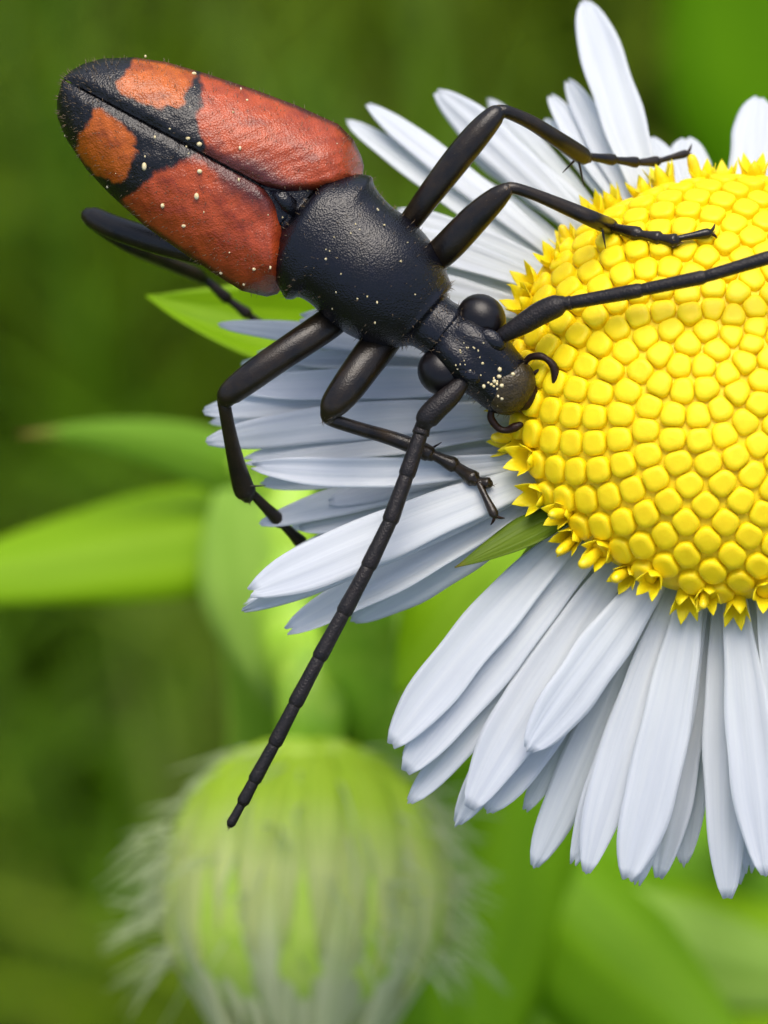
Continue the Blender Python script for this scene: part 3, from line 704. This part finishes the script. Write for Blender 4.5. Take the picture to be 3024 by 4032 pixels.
# ------------------------------------------------------------------ nodding bud
CALYX = mat_shell('calyx_green', (.40, .62, .05), (.55, .70, .12), .6, 1.5, 12, .008, 0, .2)
BC = P(1205, 3480, -14); BA = Vector((-.03, -.985, .10)).normalized()        # hangs along BA
BX = BA.cross(Vector((0, 0, 1))).normalized(); BY = BX.cross(BA).normalized()
bud_base = BC - BA * 2.7
bud = empty('flower_bud', bud_base); tag(bud, 'hairy pale green flower bud nodding beneath the open daisy', 'flower bud')
def bp(ax, r, th): return BC + BA * ax + (BX * math.cos(th) + BY * math.sin(th)) * r
V = []; F = []
prof = [(-2.75, .5), (-2.45, 1.3), (-1.85, 2.0), (-1.0, 2.45), (0, 2.66), (.9, 2.60), (1.6, 2.32), (2.2, 1.80), (2.6, 1.1), (2.7, .2)]
for a, r in prof:
    for k in range(32): V.append(bp(a, r, 2 * math.pi * k / 32))
for i in range(len(prof) - 1):
    for k in range(32): F.append((i * 32 + k, i * 32 + (k + 1) % 32, (i + 1) * 32 + (k + 1) % 32, (i + 1) * 32 + k))
mk('calyx', V, F, CALYX, bud, bud_base)
def surf_strip(th, a0, a1, rad, width, lift, nu=4, nv=12, tipout=0.0):
    """a blade lying along the bud from axial position a0 to a1"""
    V = []; uv = []; F = []; A, Rr = zip(*prof)
    for sf in (0, 1):
        for j in range(nv + 1):
            v = j / nv; a = a0 + (a1 - a0) * v; r = float(np.interp(a, A, Rr)) if a < 1.6 else 2.32 - .62 * (a - 1.6)
            r = max(r * rad + lift + tipout * max(v - .5, 0) ** 2, .25)
            for i in range(nu + 1):
                u = 2 * i / nu - 1; hw = width / 2 * leafprof(v)
                c_ = bp(a, r - .12 * u * u * width - sf * .05, th); tn = (-BX * math.sin(th) + BY * math.cos(th)); V.append(c_ + tn * hw * u); uv.append(((u + 1) / 2, v))
    W = nu + 1; O = (nv + 1) * W
    for j in range(nv):
        for i in range(nu):
            a = j * W + i; F.append((a, a + 1, a + W + 1, a + W)); F.append((O + a, O + a + W, O + a + W + 1, O + a + 1))
        F.append((j * W, (j + 1) * W, O + (j + 1) * W, O + j * W)); a = j * W + nu; F.append((a, O + a, O + a + W, a + W))
    return V, F, uv
for i in range(26):
    th = 2 * math.pi * i / 26 + random.uniform(-.05, .05); ly = i % 2
    V, F, uv = surf_strip(th, -2.6 + random.uniform(-.1, .2), 1.1 + .6 * ly + random.uniform(-.8, .4), 1.0, .80, .05 + .05 * ly, tipout=.12); mk('bract', V, F, GREENS['bract'], bud, bud_base, uv=uv)
for i in range(30):
    th = 2 * math.pi * i / 30 + random.uniform(-.08, .08)
    V, F, uv = surf_strip(th, -.9, 3.35 + random.uniform(-.9, .5), 1.02 - .04 * (i % 3), 1.05, .0, tipout=.10); mk('ray', V, F, GREENS['bud_ray'], bud, bud_base, uv=uv)
parts = []
for i in range(620):
    th = random.uniform(0, 2 * math.pi); a = random.uniform(-2.6, 1.6); A, Rr = zip(*prof); r = float(np.interp(a, A, Rr)) + .05
    p = bp(a, r, th); out = (BX * math.cos(th) + BY * math.sin(th))
    if abs(out.z) > .45 and random.random() < .8: continue
    d = (out + BA * random.uniform(-.1, .9) + Vector([random.uniform(-.4, .4) for _ in range(3)])).normalized()
    L = random.uniform(.4, 1.35); w_ = random.uniform(.016, .030); cv = Vector([random.uniform(-.5, .5) for _ in range(3)]) + BA * .5; pts = []
    for k in range(6): f = k / 5; pts.append(p + d * L * f + cv * L * .5 * f * f)
    V, F = tube(pts, [w_, w_, w_ * .9, w_ * .75, w_ * .5, w_ * .15], 4, cap=False); parts.append((V, F))
V, F = join(*parts); BH = mat_translucent('bud_hair', [(0, (.66, .74, .42)), (1, (.74, .80, .55))], .4, .4, 5, .4); hb = mk('hairs', V, F, BH, bud, bud_base); hb['kind'] = 'stuff'
pts = [BC - BA * 2.6, BC - BA * 3.8, P(1190, 2600, -17.6), P(1150, 2250, -18.5), P(1100, 2020, -20), down(P(1060, 2000, -23), 10), down(P(1060, 2000, -27), 120), down(P(1060, 2000, -27), 424)]
cp = catmull([tuple(p) for p in pts], 6); V, F = tube(cp, list(np.linspace(.62, .9, 18)) + list(np.linspace(.8, 1.4, len(cp) - 18)), 14); mk('stem', V, F, STEM, bud, bud_base)

# ------------------------------------------------------------------ leaves behind
def leaf(name, rows, label, cat='leaf', key='bright', nrm=(0, .3, 1), stem_to=None, group=None):
    """rows: list of blades (base px,py,z, tip px,py,z, width mm, arch, bend, roll, key); one thing with blade and stalk"""
    b0 = P(*rows[0][0]); th = empty(name, b0); tag(th, label, cat, group)
    for r in rows:
        V, F, uv = strip(P(*r[0]), P(*r[1]), r[2], nrm, r[3], r[4], r[7] if len(r) > 7 else -.18, .012, nu=10, nv=20, roll=r[5], prof=leafprof, thick=.08, ruffle=.01)
        mk('blade', V, F, GREENS[r[6]], th, b0, uv=uv)
    p = P(*rows[0][0]); e = stem_to or down(p - Vector((0, 0, 1)), 424)
    cp = catmull([tuple(p), tuple(p - Vector((0, .2, 1.2))), tuple(down(p, 12, (0, 0, -2))), tuple(down(p, 110, (3, 0, -3))), tuple(down(p, p.dot(UPW) + 419, (5, 0, 0)))], 6)
    V, F = tube(cp, list(np.linspace(.35, 1.1, len(cp))), 10); mk('stalk', V, F, STEM, th, b0); return th
leaf('stem_leaf', [((1400, 2120, -20), (70, 1712, -17), 1.25, .04, .085, .2, 'brown_tip')], 'narrow green leaf with a brown tip beside the broad leaf')
leaf('stem_leaf', [((1480, 1990, -20), (-560, 2380, -18), 2.5, .02, .02, -.2, 'yellow_green')], 'broad yellow-green leaf pointing away from the bud stem')
leaf('stem_leaf', [((1420, 1330, -5.5), (575, 1165, -4.8), 1.5, .03, -.06, -.1, 'yellow_green', .25)], 'bright green leaf tip sticking out under the beetle wing cases')
leaf('stem_leaf', [((1500, 2080, -17), (1400, 3100, -18), 3.0, .03, 0, .2, 'pale')], 'pale green leaf hanging behind the bud stem')
leaf('stem_leaf', [((2100, 1950, -13), (1560, 2740, -12), 2.4, .03, .05, -.3, 'yellow_green')], 'bright leaf showing through the gap between the daisy rays')
leaf('stem_leaf', [((1000, 1900, -18), (1220, 2950, -18), 2.9, .03, 0, .1, 'pale')], 'green leaf behind the fork of the bud stem')
leaf('stem_leaf', [((2150, 2900, -20), (1800, 4700, -19), 3.6, .02, .04, .25, 'bright', -.25)], 'large green leaf with a raised fold beside the hairy bud')
leaf('stem_leaf', [((1950, 3350, -21), (3150, 4430, -19), 3.2, .03, .04, -.2, 'bright', -.25)], 'green leaf slanting below the daisy rays with a pale midrib fold')
leaf('stem_leaf', [((2150, 3500, -26), (3600, 3900, -24), 2.3, .04, .06, .1, 'pale')], 'pale green leaf lying crosswise beneath the longest rays')
leaf('stem_leaf', [((1700, 3050, -34), (4000, 3700, -32), 7.0, .03, .02, .1, 'deep')], 'deep green leaf filling the space under the ray tips')
leaf('stem_leaf', [((2000, 3900, -30), (3700, 3750, -30), 5.0, .03, .02, .1, 'yellow_green')], 'yellow-green leaf below the crosswise pale leaf')
leaf('stem_leaf', [((1600, 2300, -28), (1650, 4200, -28), 5.5, .03, .02, .1, 'bright')], 'wide green leaf behind the ray tips next to the bud')
leaf('grass_leaf', [((3500, 1100, -75), (2800, -1100, -70), 11, .03, .02, .1, 'deep')], 'blurred bright green leaf rising above the daisy')
leaf('stem_leaf', [((1720, 2120, -16.5), (1400, 3120, -17.5), 3.2, .03, -.04, -.15, 'pale')], 'light green leaf between the bud stem and the lowest rays')
